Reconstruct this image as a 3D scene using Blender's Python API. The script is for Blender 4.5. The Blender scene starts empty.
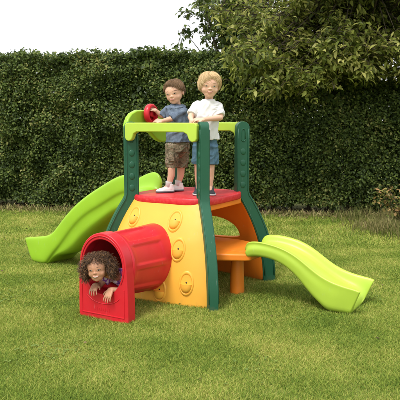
import bpy, bmesh, math, random
import numpy as np
from mathutils import Vector, Matrix, Euler
from mathutils.bvhtree import BVHTree
random.seed(7); rng = np.random.default_rng(7)
C = bpy.context.scene.collection
R = math.radians

# ------------------------------------------------------------------ camera, sky, sun
F, PITCH, HC = 635.5, R(7.1247), 1.408
cd = bpy.data.cameras.new('camera'); cam = bpy.data.objects.new('camera', cd); C.objects.link(cam)
cam.location = (0, 0, HC); cam.rotation_euler = (R(90) - PITCH, 0, 0)
cd.sensor_width = 36; cd.lens = F / 400 * 36; cd.clip_end = 500; cd.clip_start = .05
cd.dof.use_dof = True; cd.dof.focus_distance = 5.0; cd.dof.aperture_fstop = 9.0
bpy.context.scene.camera = cam
w = bpy.data.worlds.new('World'); bpy.context.scene.world = w; w.use_nodes = True
nt = w.node_tree; nt.nodes.clear()
sky = nt.nodes.new('ShaderNodeTexSky'); sky.sky_type = 'NISHITA'; sky.sun_disc = False
SUN_EL, SUN_AZ = R(58), R(214)       # azimuth measured clockwise from +Y
sky.sun_elevation = SUN_EL; sky.sun_rotation = SUN_AZ
sky.dust_density = 6; sky.air_density = 1.0; sky.ozone_density = 1.0
hs = nt.nodes.new('ShaderNodeHueSaturation'); hs.inputs['Saturation'].default_value = .22
bg = nt.nodes.new('ShaderNodeBackground'); bg.inputs['Strength'].default_value = .15
wo = nt.nodes.new('ShaderNodeOutputWorld')
nt.links.new(sky.outputs[0], hs.inputs['Color']); 
stc = nt.nodes.new('ShaderNodeTexCoord'); cn = nt.nodes.new('ShaderNodeTexNoise'); cn.inputs['Scale'].default_value = 2.2; cn.inputs['Detail'].default_value = 7
crp = nt.nodes.new('ShaderNodeValToRGB'); crp.color_ramp.elements[0].position = .25; crp.color_ramp.elements[0].color = (.45, .45, .45, 1); crp.color_ramp.elements[1].position = .6
cmx = nt.nodes.new('ShaderNodeMix'); cmx.data_type = 'RGBA'; cmx.inputs[7].default_value = (4.6, 4.65, 4.75, 1)     # bright thin overcast
nt.links.new(stc.outputs['Generated'], cn.inputs['Vector']); nt.links.new(cn.outputs[0], crp.inputs[0]); nt.links.new(crp.outputs[0], cmx.inputs[0])
nt.links.new(hs.outputs[0], cmx.inputs[6]); nt.links.new(cmx.outputs[2], bg.inputs[0]); nt.links.new(bg.outputs[0], wo.inputs[0])
sd = bpy.data.lights.new('sun', 'SUN'); sun = bpy.data.objects.new('sun', sd); C.objects.link(sun)
sd.energy = 1.5; sd.angle = R(15); sd.color = (1, .965, .90)
sdir = Vector((math.sin(SUN_AZ) * math.cos(SUN_EL), math.cos(SUN_AZ) * math.cos(SUN_EL), math.sin(SUN_EL)))
sun.rotation_euler = sdir.to_track_quat('Z', 'Y').to_euler(); sun.location = (-3, -3, 8)
vs = bpy.context.scene.view_settings
vs.view_transform = 'Standard'; vs.look = 'None'; vs.gamma = 1; vs.use_curve_mapping = False
vs.exposure = 1.02
bpy.context.scene.cycles.max_bounces = 8
bpy.context.scene.cycles.transparent_max_bounces = 8

# ------------------------------------------------------------------ materials
def mat(name, build, rough=.5, spec=.5, sss=0, sssr=(1, .3, .15), bump=None, trans=0):
    m = bpy.data.materials.new(name); m.use_nodes = True
    n = m.node_tree.nodes; l = m.node_tree.links; b = n['Principled BSDF']
    b.inputs['Roughness'].default_value = rough; b.inputs['Specular IOR Level'].default_value = spec
    if sss:
        b.inputs['Subsurface Weight'].default_value = sss; b.inputs['Subsurface Radius'].default_value = sssr
        b.inputs['Subsurface Scale'].default_value = .004
    tc = n.new('ShaderNodeTexCoord')
    if callable(build): build(n, l, b, tc)
    else: noise_col(n, l, b, tc, build, .06, 6)
    if bump:
        sc, st, dist = bump
        nz = n.new('ShaderNodeTexNoise'); nz.inputs['Scale'].default_value = sc; nz.inputs['Detail'].default_value = 4
        l.new(tc.outputs['Object'], nz.inputs['Vector'])
        bp = n.new('ShaderNodeBump'); bp.inputs['Strength'].default_value = st; bp.inputs['Distance'].default_value = dist
        l.new(nz.outputs[0], bp.inputs['Height']); l.new(bp.outputs[0], b.inputs['Normal'])
    if trans:
        tr = n.new('ShaderNodeBsdfTranslucent'); mx = n.new('ShaderNodeMixShader'); mx.inputs[0].default_value = trans
        src = b.inputs['Base Color'].links[0].from_socket
        l.new(src, tr.inputs['Color']); l.new(b.outputs[0], mx.inputs[1]); l.new(tr.outputs[0], mx.inputs[2])
        l.new(mx.outputs[0], n['Material Output'].inputs['Surface'])
    return m
def ramp(n, stops):
    r = n.new('ShaderNodeValToRGB'); e = r.color_ramp.elements
    while len(e) < len(stops): e.new(.5)
    for i, (p, c) in enumerate(stops): e[i].position = p; e[i].color = (*c, 1)
    return r
def noise_col(n, l, b, tc, col, var, scale):
    nz = n.new('ShaderNodeTexNoise'); nz.inputs['Scale'].default_value = scale; nz.inputs['Detail'].default_value = 5
    l.new(tc.outputs['Object'], nz.inputs['Vector'])
    r = ramp(n, [(.3, tuple(c * (1 - var) for c in col)), (.7, tuple(min(1, c * (1 + var)) for c in col))])
    l.new(nz.outputs[0], r.inputs[0]); l.new(r.outputs[0], b.inputs['Base Color'])
def leafmat(name, stops, rough=.45, trans=.3, patch=.6, spec=.4, pscale=1.6):
    def f(n, l, b, tc):
        g = n.new('ShaderNodeNewGeometry'); nz = n.new('ShaderNodeTexNoise'); nz.inputs['Scale'].default_value = pscale; nz.inputs['Detail'].default_value = 4
        l.new(tc.outputs['Object'], nz.inputs['Vector'])
        m1 = n.new('ShaderNodeMath'); m1.operation = 'MULTIPLY_ADD'; m1.inputs[1].default_value = patch * 2.2; m1.inputs[2].default_value = -patch * 1.1
        l.new(nz.outputs[0], m1.inputs[0])
        m2 = n.new('ShaderNodeMath'); m2.operation = 'ADD'; l.new(g.outputs['Random Per Island'], m2.inputs[0]); l.new(m1.outputs[0], m2.inputs[1])
        r = ramp(n, stops); l.new(m2.outputs[0], r.inputs[0]); l.new(r.outputs[0], b.inputs['Base Color'])
    return mat(name, f, rough, spec, trans=trans)
def plastic(name, col, rough=.33, var=.07):
    def f(n, l, b, tc):
        noise_col(n, l, b, tc, col, var, 3.5); src = b.inputs['Base Color'].links[0].from_socket
        mp = n.new('ShaderNodeMapping'); mp.inputs['Scale'].default_value = (60, 60, 9); mp.inputs['Rotation'].default_value = (.5, .3, .2); l.new(tc.outputs['Object'], mp.inputs[0])
        sc = n.new('ShaderNodeTexNoise'); sc.inputs['Scale'].default_value = 1.0; sc.inputs['Detail'].default_value = 7; l.new(mp.outputs[0], sc.inputs['Vector'])
        r = ramp(n, [(.66, (0, 0, 0)), (.76, (.35, .35, .35))]); l.new(sc.outputs[0], r.inputs[0])      # pale scuffs
        mx = n.new('ShaderNodeMix'); mx.data_type = 'RGBA'; l.new(r.outputs[0], mx.inputs[0]); l.new(src, mx.inputs[6]); mx.inputs[7].default_value = tuple(min(1, c * .6 + .22) for c in col) + (1,)
        gm = n.new('ShaderNodeSeparateXYZ'); l.new(tc.outputs['Object'], gm.inputs[0])
        dn = n.new('ShaderNodeTexNoise'); dn.inputs['Scale'].default_value = 16; dn.inputs['Detail'].default_value = 7; l.new(tc.outputs['Object'], dn.inputs['Vector'])
        m1 = n.new('ShaderNodeMath'); m1.operation = 'MULTIPLY_ADD'; m1.inputs[1].default_value = .22; m1.inputs[2].default_value = -.07; l.new(dn.outputs[0], m1.inputs[0])
        m2 = n.new('ShaderNodeMath'); m2.operation = 'SUBTRACT'; l.new(m1.outputs[0], m2.inputs[0]); l.new(gm.outputs[2], m2.inputs[1])
        m3 = n.new('ShaderNodeMath'); m3.operation = 'MULTIPLY'; m3.use_clamp = True; m3.inputs[1].default_value = 9; l.new(m2.outputs[0], m3.inputs[0])
        m4 = n.new('ShaderNodeMath'); m4.operation = 'MULTIPLY'; m4.inputs[1].default_value = .38; l.new(m3.outputs[0], m4.inputs[0])
        m2x = n.new('ShaderNodeMix'); m2x.data_type = 'RGBA'; l.new(m4.outputs[0], m2x.inputs[0]); l.new(mx.outputs[2], m2x.inputs[6]); m2x.inputs[7].default_value = (.17, .14, .06, 1)   # splashed soil on the lowest centimetres
        l.new(m2x.outputs[2], b.inputs['Base Color'])
        rr = n.new('ShaderNodeMapRange'); rr.inputs['To Min'].default_value = rough - .1; rr.inputs['To Max'].default_value = rough + .16; l.new(dn.outputs[0], rr.inputs[0]); l.new(rr.outputs[0], b.inputs['Roughness'])
    return mat(name, f, rough, .4, sss=.12, sssr=(.6, .6, .6), bump=(160, .12, .001))
M = {}
M['lime'] = plastic('lime plastic', (.30, .53, .030))
M['yellowlime'] = plastic('yellow green plastic', (.43, .60, .065))
M['red'] = plastic('red plastic', (.56, .014, .026))
M['yellow'] = plastic('yellow plastic', (.83, .415, .05), .42)
M['orange'] = plastic('orange plastic', (.80, .225, .018), .4)
M['green'] = plastic('dark green plastic', (.012, .090, .046), .42)
def deckf(n, l, b, tc):
    nz = n.new('ShaderNodeTexNoise'); nz.inputs['Scale'].default_value = 42; nz.inputs['Detail'].default_value = 6
    l.new(tc.outputs['Object'], nz.inputs['Vector'])
    r = ramp(n, [(.35, (.55, .012, .022)), (.60, (.60, .03, .035)), (.74, (.58, .085, .08))])
    l.new(nz.outputs[0], r.inputs[0]); l.new(r.outputs[0], b.inputs['Base Color'])
M['deck'] = mat('scuffed red deck plastic', deckf, .42, .4, bump=(90, .3, .002))
M['hole'] = mat('black bolt recess', (.012, .012, .012), .6)
M['skin'] = mat('fair skin', (.69, .42, .30), .5, .35, sss=.25, bump=(60, .08, .001))
M['skin2'] = mat('brown skin', (.49, .245, .145), .48, .4, sss=.2, bump=(60, .08, .001))
def hairm(name, a, b_, c):
    def f(n, l, bs, tc):
        g = n.new('ShaderNodeNewGeometry'); r = ramp(n, [(0, a), (.55, b_), (1, c)])
        l.new(g.outputs['Random Per Island'], r.inputs[0]); l.new(r.outputs[0], bs.inputs['Base Color'])
    return mat(name, f, .42, .45)
M['blond'] = hairm('blond hair', (.56, .38, .18), (.70, .51, .27), (.82, .64, .38))
M['brown'] = hairm('light brown hair', (.13, .07, .032), (.20, .115, .052), (.30, .18, .085))
M['curly'] = hairm('dark curly hair', (.025, .012, .006), (.075, .036, .017), (.27, .14, .06))
M['whitecloth'] = mat('white cotton', (.66, .66, .65), .85, .15, bump=(300, .2, .001))
def denim(c1, c2):
    def f(n, l, b, tc):
        nz = n.new('ShaderNodeTexNoise'); nz.inputs['Scale'].default_value = 22; nz.inputs['Detail'].default_value = 8; nz.inputs['Roughness'].default_value = .75
        l.new(tc.outputs['Object'], nz.inputs['Vector']); r = ramp(n, [(.35, c1), (.68, c2)])
        l.new(nz.outputs[0], r.inputs[0]); l.new(r.outputs[0], b.inputs['Base Color'])
    return f
M['chambray'] = mat('faded blue denim shirt cloth', denim((.075, .10, .15), (.19, .24, .31)), .85, .15, bump=(24, .6, .012))
M['denim'] = mat('blue denim shorts cloth', denim((.05, .105, .15), (.11, .20, .27)), .85, .15, bump=(24, .5, .012))
def camo(n, l, b, tc):
    nz = n.new('ShaderNodeTexNoise'); nz.inputs['Scale'].default_value = 17; nz.inputs['Detail'].default_value = 2
    l.new(tc.outputs['Object'], nz.inputs['Vector'])
    r = ramp(n, [(0, (.10, .085, .055)), (.42, (.20, .155, .105)), (.5, (.14, .13, .08)), (.56, (.27, .215, .155)), (.64, (.11, .09, .065))])
    r.color_ramp.interpolation = 'CONSTANT'
    l.new(nz.outputs[0], r.inputs[0]); l.new(r.outputs[0], b.inputs['Base Color'])
M['camo'] = mat('brown camouflage cloth', camo, .85, .15, bump=(24, .6, .012))
def purple(n, l, b, tc):
    v = n.new('ShaderNodeTexVoronoi'); v.inputs['Scale'].default_value = 38
    l.new(tc.outputs['Object'], v.inputs['Vector'])
    r = ramp(n, [(0, (.75, .70, .78)), (.40, (.62, .45, .66)), (.50, (.30, .08, .36)), (.66, (.16, .06, .30)), (.8, (.60, .10, .22))])
    r.color_ramp.interpolation = 'CONSTANT'
    l.new(v.outputs['Distance'], r.inputs[0]); l.new(r.outputs[0], b.inputs['Base Color'])
M['purple'] = mat('purple and white flowered cotton', purple, .85, .15, bump=(24, .6, .01))
M['shoe'] = mat('white canvas', (.78, .77, .75), .7, bump=(70, .3, .003))
M['darkshoe'] = mat('dark shoe canvas', (.03, .035, .045), .6)
M['sole'] = mat('shoe rubber', (.55, .54, .52), .6)
M['greysole'] = mat('grey shoe rubber', (.12, .12, .13), .6)
M['eyewhite'] = mat('eye white', (.55, .50, .47), .35)
M['iris'] = mat('dark brown iris', (.03, .015, .008), .15)
M['irisblue'] = mat('blue grey iris', (.06, .085, .11), .15)
M['lip'] = mat('pink lips', (.50, .21, .16), .5)
M['browblond'] = mat('fair eyebrow', (.34, .20, .10), .7)
M['browbrown'] = mat('brown eyebrow', (.12, .06, .03), .7)
M['mouthdark'] = mat('dark mouth line', (.10, .02, .02), .5)
M['teeth'] = mat('teeth', (.78, .74, .66), .25)
M['hedge'] = leafmat('hornbeam hedge leaves', [(0, (.026, .044, .011)), (.3, (.054, .088, .017)), (.65, (.098, .145, .027)), (.93, (.175, .225, .05)), (1, (.27, .27, .08))], .55, .28, .55, .3, pscale=1.7)
M['treeleaf'] = leafmat('broad tree leaves', [(0, (.07, .10, .016)), (.4, (.145, .18, .03)), (.75, (.26, .29, .055)), (1, (.50, .48, .15))], .45, .4, .5, .25)
M['treeleaf2'] = leafmat('far tree leaves', [(0, (.03, .05, .01)), (.5, (.06, .10, .018)), (1, (.14, .18, .035))], .5, .35, .5)
M['grassblade'] = leafmat('lawn grass blades', [(0, (.12, .20, .028)), (.32, (.23, .335, .045)), (.66, (.37, .435, .075)), (1, (.58, .54, .16))], .65, .4, .8, .2, pscale=1.5)
M['dry'] = leafmat('dry tall grass', [(0, (.13, .17, .035)), (.5, (.25, .25, .08)), (1, (.46, .38, .18))], .7, .3, .4, .2)
M['shrub'] = leafmat('yellowing shrub leaves', [(0, (.10, .14, .03)), (.45, (.24, .23, .06)), (1, (.50, .28, .13))], .5, .3, .4)
M['litter'] = leafmat('dead leaf litter', [(0, (.05, .035, .02)), (.5, (.13, .09, .05)), (1, (.25, .17, .09))], .8, .1, .4, .2)
M['clover'] = leafmat('clover leaves', [(0, (.12, .19, .03)), (1, (.22, .30, .05))], .5, .3, .3)
def barkf(n, l, b, tc):
    nz = n.new('ShaderNodeTexNoise'); nz.inputs['Scale'].default_value = 14; nz.inputs['Detail'].default_value = 8
    mp = n.new('ShaderNodeMapping'); mp.inputs['Scale'].default_value = (1, 1, .25)
    l.new(tc.outputs['Object'], mp.inputs[0]); l.new(mp.outputs[0], nz.inputs['Vector'])
    r = ramp(n, [(.3, (.03, .024, .016)), (.7, (.11, .09, .06))]); l.new(nz.outputs[0], r.inputs[0]); l.new(r.outputs[0], b.inputs['Base Color'])
M['bark'] = mat('bark', barkf, .9, .2, bump=(40, .8, .01))
def groundf(n, l, b, tc):
    a = n.new('ShaderNodeTexNoise'); a.inputs['Scale'].default_value = 1.4; a.inputs['Detail'].default_value = 6
    c = n.new('ShaderNodeTexNoise'); c.inputs['Scale'].default_value = 60; c.inputs['Detail'].default_value = 6
    l.new(tc.outputs['Object'], a.inputs['Vector']); l.new(tc.outputs['Object'], c.inputs['Vector'])
    r1 = ramp(n, [(.35, (.17, .23, .04)), (.65, (.32, .35, .07))]); r2 = ramp(n, [(.3, (.14, .15, .045)), (.7, (.40, .38, .14))])
    mx = n.new('ShaderNodeMix'); mx.data_type = 'RGBA'; mx.inputs[0].default_value = .5
    l.new(a.outputs[0], r1.inputs[0]); l.new(c.outputs[0], r2.inputs[0]); l.new(r1.outputs[0], mx.inputs[6]); l.new(r2.outputs[0], mx.inputs[7])
    l.new(mx.outputs[2], b.inputs['Base Color'])
M['ground'] = mat('lawn soil and thatch', groundf, .9, .2, bump=(90, .8, .02))

# ------------------------------------------------------------------ helpers
def link(o, parent=None):
    C.objects.link(o)
    if parent: o.parent = parent
    return o
def mesh(name, v, f, m, parent=None, smooth=True, sharp=None, bevel=None, subsurf=0):
    me = bpy.data.meshes.new(name); me.from_pydata([tuple(p) for p in v], [], f); me.update()
    bm = bmesh.new(); bm.from_mesh(me); bmesh.ops.remove_doubles(bm, verts=bm.verts, dist=1e-5); bmesh.ops.recalc_face_normals(bm, faces=bm.faces); bm.to_mesh(me); bm.free()
    if smooth: me.polygons.foreach_set('use_smooth', [True] * len(me.polygons))
    if sharp: me.set_sharp_from_angle(angle=R(sharp))
    me.materials.append(m); o = link(bpy.data.objects.new(name, me), parent)
    if bevel:
        b = o.modifiers.new('bevel', 'BEVEL'); b.width = bevel; b.segments = 3; b.limit_method = 'ANGLE'; b.angle_limit = R(35)
        try: b.harden_normals = True
        except Exception: pass
    if subsurf:
        s = o.modifiers.new('sub', 'SUBSURF'); s.levels = s.render_levels = subsurf
    return o
class MB:
    def __init__(s): s.v = []; s.f = []
    def add(s, v, f):
        k = len(s.v); s.v += [Vector(p) for p in v]; s.f += [tuple(i + k for i in q) for q in f]
    def loft(s, rings, caps=True, closed=True):
        n = len(rings[0]); v = [p for r in rings for p in r]; f = []
        for i in range(len(rings) - 1):
            for j in range(n if closed else n - 1):
                a = i * n + j; b = i * n + (j + 1) % n; f.append((a, b, b + n, a + n))
        if caps: f.append(tuple(range(n))); f.append(tuple(range((len(rings) - 1) * n, len(rings) * n))[::-1])
        s.add(v, f)
    def tube(s, pts, rad, n=8, caps=True):
        pts = [Vector(p) for p in pts]; rad = rad if hasattr(rad, '__len__') else [rad] * len(pts); rings = []; pu = None
        for i, p in enumerate(pts):
            t = (pts[min(i + 1, len(pts) - 1)] - pts[max(i - 1, 0)]).normalized()
            u = pu if pu else (Vector((0, 0, 1)) if abs(t.z) < .9 else Vector((1, 0, 0)))
            u = (u - t * u.dot(t)).normalized(); pu = u; q = t.cross(u)
            rings.append([p + (u * math.cos(2 * math.pi * k / n) + q * math.sin(2 * math.pi * k / n)) * rad[i] for k in range(n)])
        s.loft(rings, caps)
    def ell(s, c, r, mtx=None, nu=14, nv=9):
        rings = []
        for i in range(nv + 1):
            a = math.pi * (i + .02) / (nv + .04); ring = []
            for j in range(nu):
                p = Vector((r[0] * math.sin(a) * math.cos(2 * math.pi * j / nu), r[1] * math.sin(a) * math.sin(2 * math.pi * j / nu), r[2] * math.cos(a)))
                if mtx: p = mtx @ p
                ring.append(Vector(c) + p)
            rings.append(ring)
        s.loft(rings)
    def cap(s, a, ra, b, rb, n=12):           # tapered capsule
        a = Vector(a); b = Vector(b); t = (b - a).normalized(); L = (b - a).length
        pts = [a - t * ra * .97, a - t * ra * .7, a, b, b + t * rb * .7, b + t * rb * .97]; rr = [ra * .22, ra * .71, ra, rb, rb * .71, rb * .22]
        s.tube(pts, rr, n)
    def box(s, c, h, mtx=None):
        c = Vector(c); v = [Vector((x * h[0], y * h[1], z * h[2])) for x in (-1, 1) for y in (-1, 1) for z in (-1, 1)]
        if mtx: v = [mtx @ p for p in v]
        s.add([c + p for p in v], [(0, 1, 3, 2), (4, 6, 7, 5), (0, 4, 5, 1), (2, 3, 7, 6), (0, 2, 6, 4), (1, 5, 7, 3)])
    def prism(s, outline, f):                  # outline 2D list, f(u, v, side) -> 3D
        n = len(outline); v = [f(u, w_, 0) for u, w_ in outline] + [f(u, w_, 1) for u, w_ in outline]
        s.add(v, [tuple(range(n)), tuple(range(n, 2 * n))[::-1]] + [(i, (i + 1) % n, (i + 1) % n + n, i + n) for i in range(n)])
    def build(s, name, m, parent=None, **k): return mesh(name, s.v, s.f, m, parent, **k)
    def blob(s, name, m, parent=None, voxel=.005, smooth=4, fac=.5, wrinkle=0):
        me = bpy.data.meshes.new(name + '_src'); me.from_pydata([tuple(p) for p in s.v], [], s.f)
        bm = bmesh.new(); bm.from_mesh(me); bmesh.ops.recalc_face_normals(bm, faces=bm.faces); bm.to_mesh(me); bm.free()
        o = bpy.data.objects.new('tmp', me); C.objects.link(o)
        r = o.modifiers.new('r', 'REMESH'); r.mode = 'VOXEL'; r.voxel_size = voxel
        sm = o.modifiers.new('s', 'SMOOTH'); sm.iterations = smooth; sm.factor = fac
        dg = bpy.context.evaluated_depsgraph_get(); dg.update()
        out = bpy.data.meshes.new_from_object(o.evaluated_get(dg)); bpy.data.objects.remove(o)
        out.name = name; out.materials.clear(); out.materials.append(m)
        out.polygons.foreach_set('use_smooth', [True] * len(out.polygons))
        if wrinkle:
            from mathutils import noise
            co = np.empty(len(out.vertices) * 3, np.float32); out.vertices.foreach_get('co', co); co = co.reshape(-1, 3)
            for v in out.vertices:
                p = v.co; q = Vector((p.x * 7 + p.z * 5, p.y * 7, p.z * 15 - p.x * 12)); w0 = noise.noise(p * 9) * .9; r1 = 1 - abs(noise.noise(q + Vector((w0, w0, w0)))) * 4.2; r2 = noise.noise(Vector((p.x * 30 - p.z * 16, p.y * 30, p.z * 30 + p.x * 18)))
                co[v.index] += np.array(v.normal) * wrinkle * (max(-.5, r1) * .75 + r2 * .32)
            out.vertices.foreach_set('co', co.ravel()); out.update()
        return link(bpy.data.objects.new(name, out), parent)
def tag(o, label=None, cat=None, group=None, kind=None):
    if label: o['label'] = label
    if cat: o['category'] = cat
    if group: o['group'] = group
    if kind: o['kind'] = kind
    return o
def empty(name, loc, rz=0):
    o = bpy.data.objects.new(name, None); C.objects.link(o); o.location = loc; o.rotation_euler = (0, 0, rz); o.empty_display_size = .1; return o
def bulk(name, V, Fc, k, m, parent=None, smooth=False):
    """fast mesh from numpy; Fc faces with k corners each"""
    me = bpy.data.meshes.new(name); me.vertices.add(len(V)); me.vertices.foreach_set('co', V.astype(np.float32).ravel())
    nf = len(Fc); me.loops.add(nf * k); me.loops.foreach_set('vertex_index', Fc.astype(np.int32).ravel())
    me.polygons.add(nf); me.polygons.foreach_set('loop_start', np.arange(nf, dtype=np.int32) * k)
    try: me.polygons.foreach_set('loop_total', np.full(nf, k, dtype=np.int32))
    except Exception: pass
    me.update(calc_edges=True); me.validate()
    me.materials.append(m); return link(bpy.data.objects.new(name, me), parent)
def norm(a): return a / np.maximum(np.linalg.norm(a, axis=1, keepdims=True), 1e-9)
def leaves(P, D, Nn, L, Wd, fold=.25, droop=.15):
    """P base pts, D direction, Nn leaf normals, L lengths, Wd half width ratio -> folded leaf quads"""
    D = norm(D); S = norm(np.cross(D, Nn)); U = np.cross(S, D); L = L[:, None]
    a = P; tip = P + D * L - U * L * droop
    ml = P + D * L * .45 - S * L * Wd + U * L * fold * Wd; mr = P + D * L * .45 + S * L * Wd + U * L * fold * Wd
    ul = P + D * L * .8 - S * L * Wd * .62 + U * L * (fold * Wd - droop * .5); ur = P + D * L * .8 + S * L * Wd * .62 + U * L * (fold * Wd - droop * .5)
    mid = P + D * L * .6 - U * L * droop * .25
    V = np.stack([a, mr, ur, tip, ul, ml, mid], 1).reshape(-1, 3)
    b = np.arange(len(P))[:, None] * 7
    Fq = np.concatenate([b + np.array([[0, 1, 2, 6]]), b + np.array([[6, 2, 3, 4]]), b + np.array([[0, 6, 4, 5]])], 0)
    return V, Fq
def vnoise(x, y, s, seed=0):
    r = np.random.default_rng(seed).random((64, 64)); x = x / s + 31.3; y = y / s + 17.7
    i = np.floor(x).astype(int); j = np.floor(y).astype(int); u = x - i; v = y - j; u = u * u * (3 - 2 * u); v = v * v * (3 - 2 * v)
    g = lambda a, b: r[a % 64, b % 64]
    return (g(i, j) * (1 - u) + g(i + 1, j) * u) * (1 - v) + (g(i, j + 1) * (1 - u) + g(i + 1, j + 1) * u) * v
HX = lambda x: 9.75 - .146 * x            # front of the hedge
def gh(x, y): return .018 * (vnoise(x, y, .9, 3) - .5) + .012 * (vnoise(x, y, .35, 4) - .5)

# ------------------------------------------------------------------ ground
def ground():
    xs = np.concatenate([[-150, -60, -25], np.linspace(-10, 10, 120), [25, 60, 150]]); ys = np.concatenate([[-150, -50, -10], np.linspace(0, 15, 95), [25, 60, 150]])
    X, Y = np.meshgrid(xs, ys); Z = np.where((abs(X) <= 10) & (Y >= 0) & (Y <= 15), gh(X, Y), 0)
    V = np.stack([X, Y, Z], -1).reshape(-1, 3); n = len(xs); b = (np.arange(len(ys) - 1)[:, None] * n + np.arange(n - 1)).ravel()
    o = bulk('ground', V, np.stack([b, b + 1, b + n + 1, b + n], 1), 4, M['ground'])
    o.data.polygons.foreach_set('use_smooth', [True] * len(o.data.polygons)); tag(o, kind='structure')
ground()

def lawn():
    def blades(N, x0, x1, y0, y1, hmin, hmax, wd):
        y = y0 + (y1 - y0) * rng.random(N); x = x0 + (x1 - x0) * rng.random(N)
        dens = .45 + .75 * vnoise(x, y, .12, 9) + .3 * vnoise(x, y, .5, 10)
        k = (rng.random(N) < dens) & (y < HX(x) - .1 - .35 * rng.random(N)); x, y = x[k], y[k]; n = len(x)
        h = (hmin + (hmax - hmin) * rng.random(n) ** 1.5) * (.7 + .6 * vnoise(x, y, .25, 12)); a = rng.random(n) * 2 * np.pi; lean = h * (.35 + 1.2 * rng.random(n))
        lx, ly = np.cos(a) * lean, np.sin(a) * lean; b = a + np.pi / 2 + (rng.random(n) - .5) * 2; w_ = wd * (.6 + .8 * rng.random(n))
        sx, sy = np.cos(b) * w_, np.sin(b) * w_; z = gh(x, y) - .003
        P0 = np.stack([x - sx, y - sy, z], 1); P1 = np.stack([x + sx, y + sy, z], 1)
        P2 = np.stack([x + sx * .8 + lx * .4, y + sy * .8 + ly * .4, z + h * .62], 1); P3 = np.stack([x - sx * .8 + lx * .4, y - sy * .8 + ly * .4, z + h * .62], 1)
        P4 = np.stack([x + lx, y + ly, z + h], 1)
        V = np.stack([P0, P1, P2, P3, P4], 1).reshape(-1, 3); q = np.arange(n)[:, None] * 5
        return V, q
    Vs = []; Ts = []; off = 0
    for args in ((520000, -1.7, 1.7, 2.6, 4.6, .010, .030, .00135), (500000, -2.6, 2.8, 4.6, 7.0, .012, .032, .0018), (260000, -4.2, 4.2, 7.0, 10.6, .016, .045, .003), (90000, -5, -1.7, 2.6, 6, .016, .038, .003), (90000, 1.7, 5, 2.6, 6, .016, .038, .003), (110000, -9, -4.2, 2.6, 11, .02, .045, .0045), (110000, 4.2, 9, 2.6, 9.5, .02, .045, .0045), (60000, -5, 5, .8, 2.6, .014, .035, .003)):
        V, q = blades(*args); V_n = len(V)
        Ts.append(np.concatenate([q + np.array([[0, 1, 2]]), q + np.array([[0, 2, 3]]), q + np.array([[3, 2, 4]])], 0) + off); Vs.append(V); off += V_n
    o = bulk('grass', np.concatenate(Vs), np.concatenate(Ts), 3, M['grassblade'])
    tag(o, 'short green and yellowish lawn grass around the playset', 'grass', kind='stuff')
lawn()

def litter():
    n = 9000; x = rng.uniform(-6.5, 6.5, n); y = HX(x) + rng.normal(.12, .28, n); z = gh(x, y) + rng.random(n) * .03
    D = np.stack([rng.normal(size=n), rng.normal(size=n), rng.normal(size=n) * .25], 1); U = norm(np.stack([rng.normal(size=n) * .4, rng.normal(size=n) * .4, np.ones(n)], 1))
    V, Fq = leaves(np.stack([x, y, z], 1), D, U, rng.uniform(.03, .06, n), .4)
    tag(bulk('leaf_litter', V, Fq, 4, M['litter']), 'brown dead leaves along the foot of the hedge', 'leaf litter', kind='stuff')
    n = 7000; x = rng.uniform(-6.5, 6.5, n); y = HX(x) - .15 - np.abs(rng.normal(0, .22, n)); k = rng.random(n) < .25 + .9 * vnoise(x, y, .4, 21); x, y = x[k], y[k]; n = len(x)
    D = np.stack([rng.normal(size=n) * .35, rng.normal(size=n) * .35, np.ones(n)], 1); U = np.stack([rng.normal(size=n), rng.normal(size=n), .1 * np.ones(n)], 1)
    V, Fq = leaves(np.stack([x, y, gh(x, y)], 1), D, U, rng.uniform(.04, .13, n), .05, droop=.4)
    tag(bulk('rough_grass', V, Fq, 4, M['dry']), 'rough longer grass fringe in front of the hedge', 'grass', kind='stuff')
litter()
def clover():
    n = 2600; cxs = rng.uniform(-3, 3, 60); cys = rng.uniform(2.8, 8.5, 60); i = rng.integers(0, 60, n); x = cxs[i] + rng.normal(0, .11, n); y = cys[i] + rng.normal(0, .11, n)
    x = np.repeat(x, 3); y = np.repeat(y, 3); a = rng.random(len(x)) * 6.28; m = len(x); z = gh(x, y) + np.repeat(rng.uniform(.012, .026, n), 3)
    D = np.stack([np.cos(a), np.sin(a), rng.normal(size=m) * .2 + .1], 1); U = np.stack([rng.normal(size=m) * .25, rng.normal(size=m) * .25, np.ones(m)], 1)
    V, Fq = leaves(np.stack([x, y, z], 1), D, norm(U), rng.uniform(.009, .016, m), .5, fold=.1, droop=.05)
    tag(bulk('clover', V, Fq, 4, M['clover']), 'small clover patches scattered through the lawn', 'clover', kind='stuff')
    n = 70; x = rng.uniform(-4, 4, n); y = rng.uniform(3, 9, n)
    D = np.stack([rng.normal(size=n), rng.normal(size=n), rng.normal(size=n) * .2], 1); U = norm(np.stack([rng.normal(size=n) * .5, rng.normal(size=n) * .5, np.ones(n)], 1))
    V, Fq = leaves(np.stack([x, y, gh(x, y) + .022], 1), D, U, rng.uniform(.02, .04, n), .35); tag(bulk('fallen_leaves', V, Fq, 4, M['litter']), 'few small brown leaves fallen over the lawn', 'fallen leaves', kind='stuff')
clover()

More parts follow.
